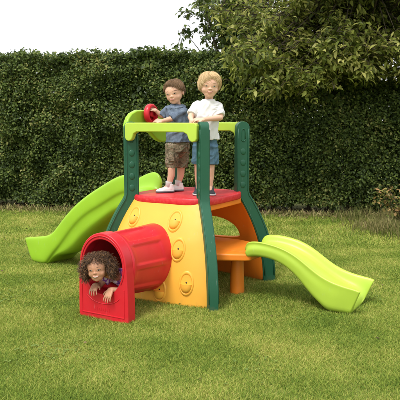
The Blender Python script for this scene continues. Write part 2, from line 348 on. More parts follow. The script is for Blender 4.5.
# ------------------------------------------------------------------ hedge
def hedge_top(x): return np.where(x < 1.1, 2.48, np.where(x > 2.0, 1.98, 2.48 - .5 * (x - 1.1) / .9)) + .14 * (vnoise(x, x * 0, .45, 5) - .5) + .07 * (vnoise(x, x * 0, .1, 6) - .5)
def hedge():
    root = empty('hedge', (0, HX(0), 0)); tag(root, 'tall clipped dark green leafy hedge running across behind the playset', 'hedge')
    def layer(N, dmin, dscale, Lr, seed, out=1.0):
        x = rng.uniform(-8.5, 8.5, N); z = rng.uniform(.05, 2.7, N)
        bump = .30 * vnoise(x, z, .42, seed) + .14 * vnoise(x, z, .17, seed + 1)
        d = dmin + rng.exponential(dscale, N)
        low = .01 + .30 * vnoise(x, z * 0, .55, 33) ** 3 + .10 * vnoise(x, z * 0, .14, 34)
        k = (z < hedge_top(x) + rng.random(N) * .1) & (z > low * (.6 + .5 * rng.random(N))); x, z, bump, d = x[k], z[k], bump[k], d[k]; n = len(x)
        y = HX(x) - bump + .25 + d + np.maximum(0, z - hedge_top(x) + .25) * .7
        D = np.stack([rng.normal(size=n), -.9 * out * np.ones(n) + rng.normal(size=n) * .5, -.45 + .7 * rng.normal(size=n)], 1)
        U = np.stack([rng.normal(size=n) * .7, -.55 + rng.normal(size=n) * .6, .75 + rng.normal(size=n) * .5], 1)
        return leaves(np.stack([x, y - HX(0), z], 1), D, norm(U), rng.uniform(*Lr, n), .32)
    V1, F1 = layer(215000, 0, .08, (.030, .058), 41)
    V2, F2 = layer(105000, .22, .14, (.07, .12), 51, .3)
    bulk('foliage', np.concatenate([V1, V2]), np.concatenate([F1, F2 + len(V1)]), 4, M['hedge'], root)
    # top face and back of the hedge
    n = 75000; x = rng.uniform(-8.5, 8.5, n); back = rng.random(n) < .6
    z = np.where(back, rng.uniform(.02, 2.5, n) + .22 * vnoise(x, x * 0, .5, 61), hedge_top(x) - rng.random(n) * .1); z = np.minimum(z, hedge_top(x)); y = HX(x) + np.where(back, 1.0 + rng.random(n) * .15, rng.uniform(.1, 1.1, n))
    D = np.stack([rng.normal(size=n), np.where(back, .8, 0) + rng.normal(size=n) * .5, rng.normal(size=n) * .5], 1); U = np.stack([rng.normal(size=n) * .4, np.where(back, .6, 0), np.ones(n)], 1)
    V, Fq = leaves(np.stack([x, y - HX(0), z], 1), D, norm(U), rng.uniform(.035, .07, n), .34); bulk('back_foliage', V, Fq, 4, M['hedge'], root)
    for i in range(44):
        x = -6.4 + i * .3 + random.uniform(-.07, .07); y = HX(x) + .38 + random.uniform(-.08, .12) - HX(0); m = MB()
        top = 1.5 + random.random() * .5; l = random.uniform(-.12, .12)
        m.tube([(x, y, -.03), (x + l * .2, y, .2), (x + l * .6, y + .02, .7), (x + l, y + .03, top)], [.034, .026, .018, .007], 7)
        for k in range(3):
            zz = random.uniform(.12, .8); a = random.choice([-1, 1]); m.tube([(x + l * .3, y, zz), (x + a * .12, y - .08, zz + .15), (x + a * .22, y - .2, zz + .35)], [.009, .006, .003], 5)
        m.build('stem', M['bark'], root)
hedge()

# ------------------------------------------------------------------ trees
def tree(name, label, base, height, trunk_r, targets, leafn, Lr, m, wd=.3, group=None, spread=.32, droopy=-.3, limb_from=(.35, .95)):
    root = empty(name, base); tag(root, label, 'tree', group); tb = MB(); bx, by = 0, 0
    pts = [Vector((math.sin(i * .9) * .06, math.cos(i * 1.3) * .05, height * i / 7 - (.1 if i == 0 else 0))) for i in range(8)]
    tb.tube(pts, [trunk_r * (1.25 if i == 0 else 1) * (1 - i / 8.5) for i in range(8)], 12); tb.build('trunk', M['bark'], root)
    lb = MB(); P = []; Dd = []
    for t in targets:
        t = Vector(t) - Vector(base); h0 = max(.15, min(.95, random.uniform(*limb_from))) * height
        s = Vector((0, 0, h0)); mid = s.lerp(t, .5) + Vector((random.uniform(-.15, .15), random.uniform(-.15, .15), .25 * random.random() + .1))
        cv = [s * (1 - u) ** 2 + mid * 2 * u * (1 - u) + t * u * u for u in np.linspace(0, 1, 8)]
        lb.tube(cv, [trunk_r * .2 * (1 - i / 8) ** 1.5 + .002 for i in range(8)], 6)
        for q in range(5):                     # twigs near the end
            a = cv[random.randint(3, 7)]; d = Vector((random.gauss(0, 1), random.gauss(0, 1), random.gauss(-.1, .5))).normalized() * spread * random.uniform(.5, 1.3)
            e = a + d; lb.tube([a, a.lerp(e, .5) + Vector((0, 0, .03)), e], [.006, .004, .002], 4)
            for k in range(max(1, leafn // 5)):
                u = random.random() ** .7; p = a.lerp(e, u) + Vector((random.gauss(0, .05), random.gauss(0, .05), random.gauss(0, .05)))
                P.append(p); Dd.append(d.normalized() * .6 + Vector((random.gauss(0, .6), random.gauss(0, .6), random.gauss(droopy, .35))))
    lb.build('limb', M['bark'], root)
    P = np.array(P); Dd = np.array(Dd); n = len(P); U = norm(np.stack([rng.normal(size=n) * .5, rng.normal(size=n) * .5 - .2, np.ones(n)], 1))
    V, Fq = leaves(P, Dd, U, rng.uniform(*Lr, n), wd, droop=.25); bulk('crown', V, Fq, 4, m, root)
    return root
def cloud(n, cs):
    out = []
    for _ in range(n):
        c, r = random.choice(cs); d = Vector((random.gauss(0, 1), random.gauss(0, 1), random.gauss(0, 1))).normalized() * random.random() ** .4
        out.append((c[0] + d.x * r[0], c[1] + d.y * r[1], c[2] + d.z * r[2]))
    return out
tree('broadleaf_tree', 'large broad leaved tree hanging long pale green leaves over the right hand hedge', (2.75, 11.3, 0), 4.6, .13,
     cloud(350, [((.7, 9.1, 2.3), (.7, .5, .55)), ((1.3, 8.8, 2.1), (.7, .35, .5)), ((2.2, 9.0, 2.3), (.9, .4, .42)), ((3.3, 9.2, 2.3), (.9, .5, .5)), ((1.0, 9.8, 3.0), (1.2, .8, .5)), ((3.0, 10.2, 3.3), (1.6, 1.0, .6)), ((2.0, 11, 4.3), (2.0, 1.2, .9)), ((2.4, 8.3, 4.1), (2.2, .9, .5)), ((3.4, 8.0, 4.2), (1.6, .8, .5)), ((1.9, 8.4, 4.2), (1.2, .8, .5))]),  # high forward clusters at the end: unseen crown added overhead to shade the right hedge
     110, (.05, .135), M['treeleaf'], .2, 'trees behind the hedge', limb_from=(.4, .9))
tree('background_tree', 'leafy tree standing in the field behind the right end of the hedge', (5.2, 13.8, 0), 5.5, .16,
     cloud(110, [((5.2, 13.6, 3.6), (1.6, 1.2, 1.6)), ((5.0, 13.2, 2.1), (1.4, .8, .7))]), 90, (.09, .14), M['treeleaf2'], .3, 'trees behind the hedge')
tree('background_tree', 'leafy tree rising behind the middle of the hedge beside the overhanging branches', (.6, 15.0, 0), 5.2, .15,
     cloud(110, [((.9, 15.0, 3.8), (1.5, 1.2, 1.2)), ((1.9, 15.4, 2.6), (1.0, .8, .9))]), 90, (.09, .14), M['treeleaf2'], .3, 'trees behind the hedge')

def weeds():
    n = 15000; x = rng.normal(3.15, .6, n); y = rng.normal(8.4, .55, n); k = (y < HX(x)) & (x > 1.75 + .35 * rng.random(n)) & (y > 7.2); x, y = x[k], y[k]; n = len(x)
    D = np.stack([rng.normal(size=n) * .22, rng.normal(size=n) * .22, np.ones(n)], 1); U = np.stack([rng.normal(size=n), rng.normal(size=n), .1 * np.ones(n)], 1)
    V, Fq = leaves(np.stack([x, y, 0 * x], 1), D, U, rng.uniform(.05, .26, n) * (.4 + .8 * vnoise(x, y, .35, 77)), .008, droop=.3)
    tag(bulk('tall_dry_grass', V, Fq, 4, M['dry']), 'tall dry straw coloured grass by the right end of the hedge', 'grass', kind='stuff')
weeds()
def shrub(name, label, base, h, n, r, m, Lr=(.05, .09)):
    root = empty(name, base); tag(root, label, 'shrub'); st = MB(); P = []; D = []
    for i in range(9):
        a = random.random() * 6.28; e = Vector((math.cos(a) * r * random.random(), math.sin(a) * r * random.random(), h * random.uniform(.6, 1)))
        st.tube([(0, 0, -.02), e * .5 + Vector((0, 0, .08)), e], [.010, .007, .003], 5)
        for k in range(n // 9):
            u = random.uniform(.35, 1); P.append(e * u + Vector((random.gauss(0, .05), random.gauss(0, .05), random.gauss(0, .05)))); D.append((random.gauss(0, 1), random.gauss(0, 1), random.gauss(-.1, .5)))
    st.build('stem', M['bark'], root); k = len(P)
    V, Fq = leaves(np.array(P), np.array(D), norm(np.stack([rng.normal(size=k) * .4, rng.normal(size=k) * .4, np.ones(k)], 1)), rng.uniform(*Lr, k), .3); bulk('foliage', V, Fq, 4, m, root)
shrub('garden_shrub', 'reddish tan shrub at the far right in front of the hedge', (2.72, 8.35, 0), .80, 900, .40, M['shrub'], (.035, .07))

# ------------------------------------------------------------------ playset (local frame: +X towards the small slide, -Y towards the tunnel)
CX, CY, PHI, H = -.1023, 5.3436, R(29.765), .339
play = empty('climbing_playset', (CX, CY, 0), -PHI)
tag(play, 'large yellow, red, orange and green plastic climbing frame with two slides and a tunnel', 'playset')
DK, TOPZ = .805, 1.40
def disp(z):                                   # outward spread of the legs
    if z >= .79: return 0
    t = (.79 - z) / .79; return .256 * (1 - (1 - t) ** 2.1)
RC = H * math.sqrt(2)
def post(sx, sy):
    dx, dy = Vector((sx, sy, 0)).normalized(), Vector((-sy, sx, 0)).normalized(); m = MB(); T = .034
    def prof(z, off=0):
        if z > TOPZ - .055:
            q = min(1, (z - (TOPZ - .055)) / .055); hw = .057 * math.sqrt(max(.0, 1 - q * q)) + .001
        else: hw = .057
        return RC + disp(z) - hw, RC + disp(z) + hw
    zs = [0, .08, .16, .24, .32, .4, .48, .55, .61, .66, .70, .74, .77, .80, .9, 1.0, 1.1, 1.2, 1.3, TOPZ - .055, TOPZ - .04, TOPZ - .025, TOPZ - .012, TOPZ - .004, TOPZ]
    rings = []
    for z in zs:
        a, b = prof(z); zz = z if z else -.02
        rings.append([dx * a - dy * T + Vector((0, 0, zz)), dx * b - dy * T + Vector((0, 0, zz)), dx * b + dy * T + Vector((0, 0, zz)), dx * a + dy * T + Vector((0, 0, zz))])
    m.loft(rings)
    o = m.build('post', M['green'], play, bevel=.011, sharp=40)
    # moulded raised edge ribs and pads on both broad faces
    d = MB()
    for s in (-1, 1):
        for off in (-.044, .044):
            d.tube([dx * (RC + disp(z) + off) + dy * s * (T + .001) + Vector((0, 0, z)) for z in (.05, .15, .25, .35, .45, .55, .65, .72, .77, .82, .95, 1.1, 1.25, 1.34)], .006, 6)
        for z in (.86, .955, 1.05, 1.145):
            d.ell(dx * (RC) + dy * s * T + Vector((0, 0, z)), (.024, .0065, .028), Matrix((dx, dy, Vector((0, 0, 1)))).transposed(), 20, 10)
        ring = []
        for k in range(25):
            a = 2 * math.pi * k / 24; ring.append(dx * (RC + .017 * math.cos(a)) + dy * s * (T + .001) + Vector((0, 0, 1.285 + .017 * math.sin(a) + (.035 if math.sin(a) > 0 else -.035))))
        d.tube(ring, .0045, 6)
    d.build('moulded_rib', M['green'], o)
    return o
for s in ((1, -1), (-1, -1), (1, 1), (-1, 1)): post(*s)

# climbing wall (yellow, front left face) ------------------------------------------------
def wall_y(x, z):                              # outward distance of a curved face at x
    w_ = (RC + disp(z)) / math.sqrt(2)
    u = min(1, abs(x) / max(w_, .01)); bulge = .055 * (1 - u ** 2.2) * min(1, (.83 - z) / .35)
    return w_ + bulge - .03 * u ** 4 + .004
def panel_grid(name, m, fy, hole=None, zt=.768, nx=41, nz=41, parent=None, thick=.02):
    mb = MB(); V = []; keep = {}
    for i in range(nz):
        z = -.02 + (zt + .02) * i / (nz - 1)
        for j in range(nx):
            u = -1 + 2 * j / (nx - 1); w_ = (RC + disp(max(z, 0))) / math.sqrt(2) - .012; V.append(fy(u * w_, max(z, 0), z))
    Fc = [(i * nx + j, i * nx + j + 1, (i + 1) * nx + j + 1, (i + 1) * nx + j) for i in range(nz - 1) for j in range(nx - 1)]
    o = mesh(name, V, Fc, m, parent or play, smooth=True)
    s = o.modifiers.new('solid', 'SOLIDIFY'); s.thickness = thick; s.offset = 0
    return o
yw = panel_grid('climbing_wall', M['yellow'], lambda x, z, zz: (x, -wall_y(x, z), zz))
def wall_frame(x, z):
    e = .01; p = Vector((x, -wall_y(x, z), z)); tx = (Vector((x + e, -wall_y(x + e, z), z)) - p).normalized(); tz = (Vector((x, -wall_y(x, z + e), z + e)) - p).normalized()
    n = tx.cross(tz).normalized(); return p, tx, tz, n
for x, z in ((.15, .63), (.225, .425), (.315, .18), (.09, .105), (-.245, .635), (-.30, .22)):
    p, tx, tz, n = wall_frame(x, z); p = p + n * .010; m = MB(); rx, rz = .051, .080; N = 36
    def pt(a, k, h_): return p + tx * (rx * k * math.cos(a)) + tz * (rz * k * math.sin(a)) + n * h_
    An = [2 * math.pi * i / N for i in range(N)]
    rings = [[pt(a, 1.30, -.012) for a in An], [pt(a, 1.18, .001) for a in An], [pt(a, 1.05, .008 - .003 * math.sin(a)) for a in An], [pt(a, .95, .007 - .003 * math.sin(a)) for a in An], [pt(a, .86, -.001) for a in An], [pt(a, .80, -.006) for a in An], [pt(a, .4, -.004) for a in An], [pt(a, .02, -.004) for a in An]]
    m.loft(rings, caps=False)
    # foot ledge: lower half cup
    rings = []
    for i in range(7):
        u = i / 6 * math.pi / 2; rings.append([p + tx * (rx * .92 * math.cos(b)) * math.cos(u * .0) * (1 - .0 * u) + tz * (-.004 - rz * .82 * math.sin(u) * abs(math.sin(b)) ** .8) + n * (.036 * math.sin(b) ** .8 * math.cos(u) ** .6 - .003) for b in np.linspace(0.001, math.pi - .001, 15)])
    m.loft(rings, caps=False, closed=False)
    m.add([p + tx * (rx * .92 * math.cos(b)) + tz * -.004 + n * (.036 * math.sin(b) ** .8 - .003) for b in np.linspace(0, math.pi, 15)], [tuple(range(15))])
    h = m.build('climbing_hold', M['yellow'], yw, sharp=60)
    b = MB(); b.tube([p + tz * .007 - n * .012, p + tz * .007 + n * .0002], .0070, 12); b.build('bolt_hole', M['hole'], h)

# orange arched panel on the back right face -----------------------------------------------
def orange_panel():
    V = []; Fc = []; N = 72; K = 7
    hz = lambda a: (-.02 + .27 * math.cos(a), .385 + (.165 * math.sin(a) if math.sin(a) > 0 else .03 * math.sin(a)))
    def outer(a):
        c, s = math.cos(a), math.sin(a); z0 = .385; best = 9
        for k in range(400):
            r = k * .003; x, z = -.02 + c * r, z0 + s * r
            w_ = (RC + disp(max(z, 0))) / math.sqrt(2) - .015
            if z > .768 or z < -.02 or abs(x) > w_: break
        return (x, max(-.02, min(.768, z)))
    def P(x, z): return (x, wall_y(x, max(z, 0)) - .02 , z)
    for i in range(N):
        a = 2 * math.pi * i / N; h_ = hz(a); o_ = outer(a)
        for k in range(K): u = k / (K - 1); V.append(P(h_[0] * (1 - u) + o_[0] * u, h_[1] * (1 - u) + o_[1] * u))
    for i in range(N):
        for k in range(K - 1): a = i * K + k; b = ((i + 1) % N) * K + k; Fc.append((a, b, b + 1, a + 1))
    o = mesh('arched_panel', V, Fc, M['orange'], play); s = o.modifiers.new('solid', 'SOLIDIFY'); s.thickness = .035; s.offset = 0
    b = o.modifiers.new('b', 'BEVEL'); b.width = .01; b.segments = 3; b.limit_method = 'ANGLE'; b.angle_limit = R(50)
orange_panel()
def orange_left():                             # low orange cheek under the deck on the back left face
    o = panel_grid('side_panel', M['orange'], lambda x, z, zz: (-wall_y(x, z) + .02, x, zz), zt=.768)
orange_left()
def fascia():                                  # orange lintel under the deck above the step
    m = MB(); m.prism([(-.30, .70), (.30, .70), (.30, .752), (-.30, .752)], lambda u, v, s: (.325 + .03 * s, u, v)); m.build('lintel', M['orange'], play, bevel=.01)
fascia()

# deck
def deck():
    m = MB(); out = []
    hw = .382
    for i in range(64):
        a = 2 * math.pi * i / 64; c, s = math.cos(a), math.sin(a); r = hw / (abs(c) ** 4.4 + abs(s) ** 4.4) ** (1 / 4.4); out.append((c * r, s * r))
    rings = []
    for k, z in ((.93, .742), (1.0, .748), (1.012, .760), (1.012, .790), (1.0, .802), (.975, .806), (.95, .802), (.90, .802), (.3, .803), (.02, .804)):
        rings.append([Vector((x * k, y * k, z)) for x, y in out])
    m.loft(rings); m.build('deck', M['deck'], play, sharp=70)
deck()

# rails
def rail(axis, off, a0, a1, m, arch=False, zt=1.392, zb=1.318):
    o = [(a0, zt - .02), (a0 + .012, zt - .005), (a0 + .03, zt)]
    if arch:
        o = [(a0, 1.372), (a0 + .03, 1.43), (a0 + .075, 1.468), (a0 + .15, 1.494), (-.02, 1.50), (.12, 1.494), (a1 - .12, 1.46), (a1 - .05, 1.41), (a1, 1.36)]
        low = [(a1, 1.225), (a1 - .04, 1.218), (.16, 1.219), (.10, 1.235), (.05, 1.262), (.0, 1.297), (-.06, 1.315), (a0 + .10, 1.318), (a0 + .085, 1.29), (a0 + .078, 1.26), (a0 + .05, 1.243), (a0 + .015, 1.25), (a0, 1.275)]
    else:
        o += [(a1 - .03, zt), (a1 - .012, zt - .005), (a1, zt - .02)]
        low = [(a1, 1.272), (a1 - .012, 1.25), (a1 - .04, 1.243), (a1 - .066, 1.252), (a1 - .078, 1.275), (a1 - .088, 1.302), (a1 - .12, zb), (a0 + .12, zb), (a0 + .088, 1.302), (a0 + .078, 1.275), (a0 + .066, 1.252), (a0 + .04, 1.243), (a0 + .012, 1.25), (a0, 1.272)]
    mb = MB()
    if axis == 'x': mb.prism(o + low, lambda u, v, s: (u, off + (s - .5) * .046, v))
    else: mb.prism(o + low, lambda u, v, s: (off + (s - .5) * .046, u, v))
    return mb.build('rail', m, play, bevel=.014, sharp=40)
rail('x', -.386, -.352, .322, M['yellowlime'])
rail('x', .386, -.33, .33, M['yellowlime'])
hood = rail('y', -.386, -.36, .345, M['lime'], arch=True); hood.name = 'slide_hoop'

# steering wheel on the hoop, facing into the deck
def wheel():
    c = Vector((-.325, -.075, 1.464)); m = MB(); N = 40
    prof = [(.082, -.012), (.086, .0), (.084, .022), (.074, .034), (.062, .034), (.056, .02), (.056, -.004), (.066, -.016)]
    rings = [[c + Vector((x, r * math.cos(2 * math.pi * i / N), r * math.sin(2 * math.pi * i / N))) for r, x in prof] for i in range(N)]
    v = [p for r in rings for p in r]; n = len(prof); m.add(v, [(i * n + j, i * n + (j + 1) % n, ((i + 1) % N) * n + (j + 1) % n, ((i + 1) % N) * n + j) for i in range(N) for j in range(n)])
    for k in range(3):
        a = math.pi / 2 + k * 2 * math.pi / 3; d = Vector((0, math.cos(a), math.sin(a))); m.tube([c + Vector((.004, 0, 0)), c + d * .03 + Vector((.006, 0, 0)), c + d * .064 + Vector((.01, 0, 0))], [.012, .011, .014], 10)
    m.loft([[c + Vector((x, r * math.cos(2 * math.pi * i / 32), r * math.sin(2 * math.pi * i / 32))) for i in range(32)] for x, r in ((-.006, .066), (-.012, .05), (-.016, .02), (-.016, .002), (-.022, .002), (-.02, .05), (-.016, .068))], caps=False)
    w_ = m.build('steering_wheel', M['red'], play, sharp=60)
    h = MB(); h.tube([c - Vector((.045, 0, 0)), c + Vector((-.005, 0, 0)), c + Vector((.018, 0, 0)), c + Vector((.024, 0, 0))], [.02, .022, .024, .012], 20); h.build('hub', M['red'], w_, sharp=50)
wheel()

# slides ---------------------------------------------------------------------------------
def slide(name, m, path, frame, hw, label, lift=None):
    """path: (top s, top z, bottom s, bottom z, floor fraction, half width top, flange depth or None)"""
    rings = []
    for (s1, z1, s0, z0, fl, w1, fg) in path:
        def at(u, lat):                        # u 0 top .. 1 bottom
            return frame(s1 + (s0 - s1) * u, lat, z1 + (z0 - z1) * u)
        wb = hw
        half = []
        if fg: half = [at(1, hw - .04), at(min(.98, fg + (1 - fg) * .5), hw - .036), at(fg + .03, hw - .03), at(fg, w1 - .004), at(fg * .5, w1), at(.04, w1 + .003)]
        else: half = [at(1, wb - .02), at(.66, wb - .012), at(.4, wb - .004), at(.2, w1 - .003), at(.08, w1), at(.02, w1 + .003)]
        half += [at(0, w1 - .008), at(.0, w1 - .024), at(fl * .25, w1 - .036), at(fl * .7, w1 - .046), at(fl * .96, w1 - .068), at(fl, w1 - .10), at(fl, .02)]
        neg = []
        if fg: neg = [at(1, -(hw - .04)), at(min(.98, fg + (1 - fg) * .5), -(hw - .036)), at(fg + .03, -(hw - .03)), at(fg, -(w1 - .004)), at(fg * .5, -w1), at(.04, -(w1 + .003))]
        else: neg = [at(1, -(wb - .02)), at(.66, -(wb - .012)), at(.4, -(wb - .004)), at(.2, -(w1 - .003)), at(.08, -w1), at(.02, -(w1 + .003))]
        neg += [at(0, -(w1 - .008)), at(.0, -(w1 - .024)), at(fl * .25, -(w1 - .036)), at(fl * .7, -(w1 - .046)), at(fl * .96, -(w1 - .068)), at(fl, -(w1 - .10)), at(fl, -.02)]
        rings.append(half + neg[::-1])
    n = len(rings[0]); V = [p for r in rings for p in r]; Fc = []
    for i in range(len(rings) - 1):
        for j in range(n): a = i * n + j; b = i * n + (j + 1) % n; Fc.append((a, b, b + n, a + n))
    for b0 in (0, (len(rings) - 1) * n):
        for mp in (lambda j: b0 + j, lambda j: b0 + n - 1 - j):
            for j in range(5): Fc.append(tuple(mp(q) for q in (j, j + 1, 11 - j, 12 - j)))
            Fc.append(tuple(mp(q) for q in (5, 6, 7)))
        Fc.append((b0, b0 + 12, b0 + n - 13, b0 + n - 1))
    return tag(mesh(name, V, Fc, m, play, smooth=True, subsurf=2), label)
def frameR(s, lat, z): return Vector((s, lat, z))
TH = R(8)
def frameL(s, lat, z): return Vector((-.36 - s * math.cos(TH) + lat * math.sin(TH), s * math.sin(TH) + lat * math.cos(TH), z))
slide('small_slide', M['yellowlime'], [
    (.615, .400, .635, .335, .5, .165, None), (.63, .455, .66, .338, .5, .175, None), (.66, .475, .70, .345, .5, .18, None), (.74, .482, .76, .346, .5, .185, None),
    (.84, .473, .845, .338, .5, .19, None), (.95, .450, .95, .300, .5, .19, None), (1.06, .400, 1.06, .215, .42, .19, None), (1.165, .325, 1.15, .10, .33, .192, None), (1.26, .268, 1.235, .03, .30, .195, None),
    (1.35, .238, 1.275, -.01, .32, .20, None), (1.43, .222, 1.34, -.012, .36, .203, None), (1.47, .216, 1.39, -.012, .44, .204, None), (1.51, .210, 1.43, -.012, .56, .205, None), (1.535, .203, 1.45, -.010, .72, .205, None), (1.546, .198, 1.462, -.004, .84, .204, None)],
    frameR, .20, 'short yellow green slide coming off the orange step')
slide('long_slide', M['lime'], [
    (.04, .860, .05, .66, .55, .185, .60), (.065, .915, .07, .66, .50, .19, .58), (.11, .945, .12, .65, .45, .195, .48), (.17, .945, .18, .63, .45, .197, .46), (.27, .912, .27, .60, .40, .2, .48), (.384, .858, .38, .55, .40, .2, .50), (.50, .800, .50, .47, .38, .2, .48),
    (.62, .738, .63, .385, .36, .2, .44), (.75, .660, .76, .29, .35, .2, .43), (.874, .567, .87, .19, .36, .2, .44), (.99, .465, .95, .135, .37, .2, .50), (1.09, .362, 1.04, .11, .38, .2, .60), (1.17, .305, 1.13, .09, .40, .202, .76), (1.25, .285, 1.20, .045, .40, .205, .88),
    (1.31, .275, 1.25, -.006, .40, .207, .90), (1.39, .264, 1.30, -.012, .42, .208, .92), (1.48, .250, 1.38, -.012, .46, .21, .92), (1.52, .242, 1.43, -.010, .62, .21, .92), (1.552, .236, 1.46, -.004, .8, .208, .92)],
    frameL, .205, 'long lime green slide running down from the deck')

# step ---------------------------------------------------------------------------------
def step():
    pts = [(-.36, -.30), (.30, -.315), (.42, -.285), (.54, -.235), (.63, -.19), (.665, -.16), (.675, 0), (.665, .16), (.63, .20), (.54, .255), (.42, .32), (.30, .36), (-.36, .36)]
    m = MB(); m.prism(pts, lambda u, v, s: (u, v, .315 + .06 * s)); o = m.build('step', M['orange'], play, bevel=.016, sharp=40)
    p = MB(); p.tube([(.475, -.01, -.02), (.475, -.01, .03), (.475, -.01, .318)], [.060, .060, .050], 28); p.build('leg', M['orange'], o, sharp=50)
    g = MB(); g.box((.50, -.0, .3765), (.10, .13, .002)); g.build('tread', M['orange'], o, bevel=.002)
step()

# tunnel -------------------------------------------------------------------------------
def tunnel():
    cx0 = -.03; N = 192
    def ring(y, cz, ra, rz, ridged=True, inner=False):
        out = []
        for i in range(N):
            a = 2 * math.pi * i / N; k = 1
            if True:
                d = math.degrees(a) % 45; q = max(0, min(1, (min(abs(d - 22.5), 22.5) - 16.5) / 1.2)); k = .945 + .06 * q * ridged + .055 * (1 - ridged)
            out.append(Vector((cx0 + ra * k * math.cos(a), y, cz + rz * k * math.sin(a))))
        return out
    m = MB()
    seq = [(-1.05, .376, .200, .236, 0), (-1.0, .375, .203, .239, 0), (-.975, .374, .203, .239, .5), (-.95, .372, .203, .239, 1), (-.66, .350, .210, .254, 1), (-.635, .348, .211, .255, .5), (-.61, .347, .212, .256, 0), (-.42, .345, .214, .258, 0)]
    m.loft([ring(*q) for q in seq], caps=False)
    m.loft([ring(y, cz, ra - .022, rz - .022, 0) for y, cz, ra, rz, _ in seq], caps=False)
    t = m.build('tunnel', M['red'], play, sharp=45)
    # front panel with the opening
    f = MB(); cz = .392; K = 96; O = []; I = []; A = [2 * math.pi * i / K for i in range(K)]
    for a in [math.atan2(-cz, .222), math.atan2(-cz, -.222)]: A.append(a % (2 * math.pi))
    A.sort()
    for a in A:
        c, s = math.cos(a), math.sin(a)
        ra, rz = .205, .235
        if s >= -.05: x, z = ra * c, rz * s
        else:
            r = 1e9
            if abs(c) > 1e-6: r = (.2065 + .013 * min(1, -s * 1.2)) / abs(c)
            r2 = cz / -s; r = min(r, r2); x, z = r * c, r * s
        O.append((cx0 + x, cz + z)); I.append((cx0 + .172 * c, cz - .008 + (.196 if s > 0 else .198) * s))
    def yy(z, back=0): return -1.128 + .0 * z + back
    prof = [(I, .092, 0), (I, .012, 0), (I, .0, .004), (O, .0, -.0), (O, .088, 0)]
    rings = [[Vector((x, yy(z, b), z)) for x, z in P_] for P_, b, _ in prof]
    f.loft(rings, caps=False); n = len(O); f.add(rings[-1] + rings[0], [(i, (i + 1) % n, (i + 1) % n + n, i + n) for i in range(n)])
    fr = f.build('tunnel_front', M['red'], t, bevel=.010, sharp=40)
    e = MB()                                   # moulded collar, smile ridge, recessed frame and worn moulded lettering
    e.tube([(cx0 + .188 * math.cos(a), yy(0) - .001, cz + .214 * math.sin(a)) for a in np.linspace(-.55, math.pi + .55, 50)], .005, 8)
    e.tube([(cx0 + .155 * math.cos(a), yy(0) + .001, .205 + .085 * math.sin(a)) for a in np.linspace(math.pi * 1.12, math.pi * 1.88, 24)], .0042, 8)
    e.tube([(cx0 + x, yy(0) + .0015, z) for x, z in ((-.185, .24), (-.185, .04), (.185, .04), (.185, .24))], .006, 6)
    for k, (x, wd) in enumerate(((-.072, .012), (-.052, .006), (-.036, .009), (-.018, .010), (.002, .006), (.018, .009), (.036, .012), (.056, .007))):
        e.box((cx0 + x, yy(0) + .001, .078), (wd * .62, .0025, .008 + .003 * (k % 2)))
    e.build('moulded_trim', M['red'], fr, sharp=50)
    g = MB()                                   # flange where the tube meets the wall
    g.loft([[(cx0 + (.203 + o) * math.cos(a), y, .374 + (.239 + o) * math.sin(a)) for a in np.linspace(0, 2 * math.pi, 64, endpoint=False)] for y, o in ((-1.045, 0), (-1.04, .010), (-1.015, .010), (-1.005, 0), (-1.003, -.006))], caps=False)
    g.build('collar', M['red'], t)
tunnel()

# ------------------------------------------------------------------ people
CP, SP = math.cos(PITCH), math.sin(PITCH)
def J(px, py, Y):                              # a measured joint: photo column, row and its distance in metres
    a = (px - 200) / F; b = (200 - py) / F; r = Vector((a, CP + b * SP, -SP + b * CP)); t = Y / r.y; return r * t + Vector((0, 0, HC))
def PL(a, b, z):                               # playset frame to world
    return Vector((CX + a * math.cos(PHI) + b * math.sin(PHI), CY - a * math.sin(PHI) + b * math.cos(PHI), z))
def elring(c, ax, ay, rx, ry, n=20, sq=2.3):
    out = []
    for i in range(n):
        a = 2 * math.pi * i / n; co, si = math.cos(a), math.sin(a); r = 1 / (abs(co) ** sq + abs(si) ** sq) ** (1 / sq)
        out.append(Vector(c) + Vector(ax) * (rx * r * co) + Vector(ay) * (ry * r * si))
    return out
def hand(mb, wrist, dirv, up, thumb, size=.115, curl=.5, spread=.16, r=.0062):
    """palm and five fingers; dirv palm direction, up = back of the hand, thumb = +1/-1 side"""
    wrist = Vector(wrist); d = Vector(dirv).normalized(); u = Vector(up); u = (u - d * u.dot(d)).normalized(); s = d.cross(u) * thumb
    pl = size * .5
    for k in (-.022, -.007, .008, .022):
        mb.cap(wrist + s * k * .7, .011, wrist + d * pl + s * k, .0095, 8)
    for k, ln, sp in ((.024, .86, 1), (.008, 1, .33), (-.008, .93, -.33), (-.024, .72, -1)):
        p = wrist + d * pl + s * k; L = size * .46 * ln; dd = (d + s * spread * sp).normalized(); c = curl * .5
        for seg, fr in enumerate((.42, .32, .26)):
            e = p + (dd * math.cos(c) - u * math.sin(c)) * L * fr; mb.cap(p, r * (1 - .08 * seg), e, r * (.92 - .08 * seg), 8); p = e; c += curl
    p = wrist + d * pl * .25 + s * .020; e = p + (d * .55 + s * .8 - u * .15).normalized() * size * .24; mb.cap(p, r * 1.35, e, r * 1.1, 8)
    e2 = e + (d * .9 + s * .25 - u * curl * .3).normalized() * size * .2; mb.cap(e, r * 1.1, e2, r * .9, 8)
def head_matrix(c, h, yaw, pitch, roll):       # c = centre at half height, h = chin to crown
    return Matrix.Translation(c) @ Euler((pitch, roll, yaw), 'XYZ').to_matrix().to_4x4() @ Matrix.Scale(h, 4)
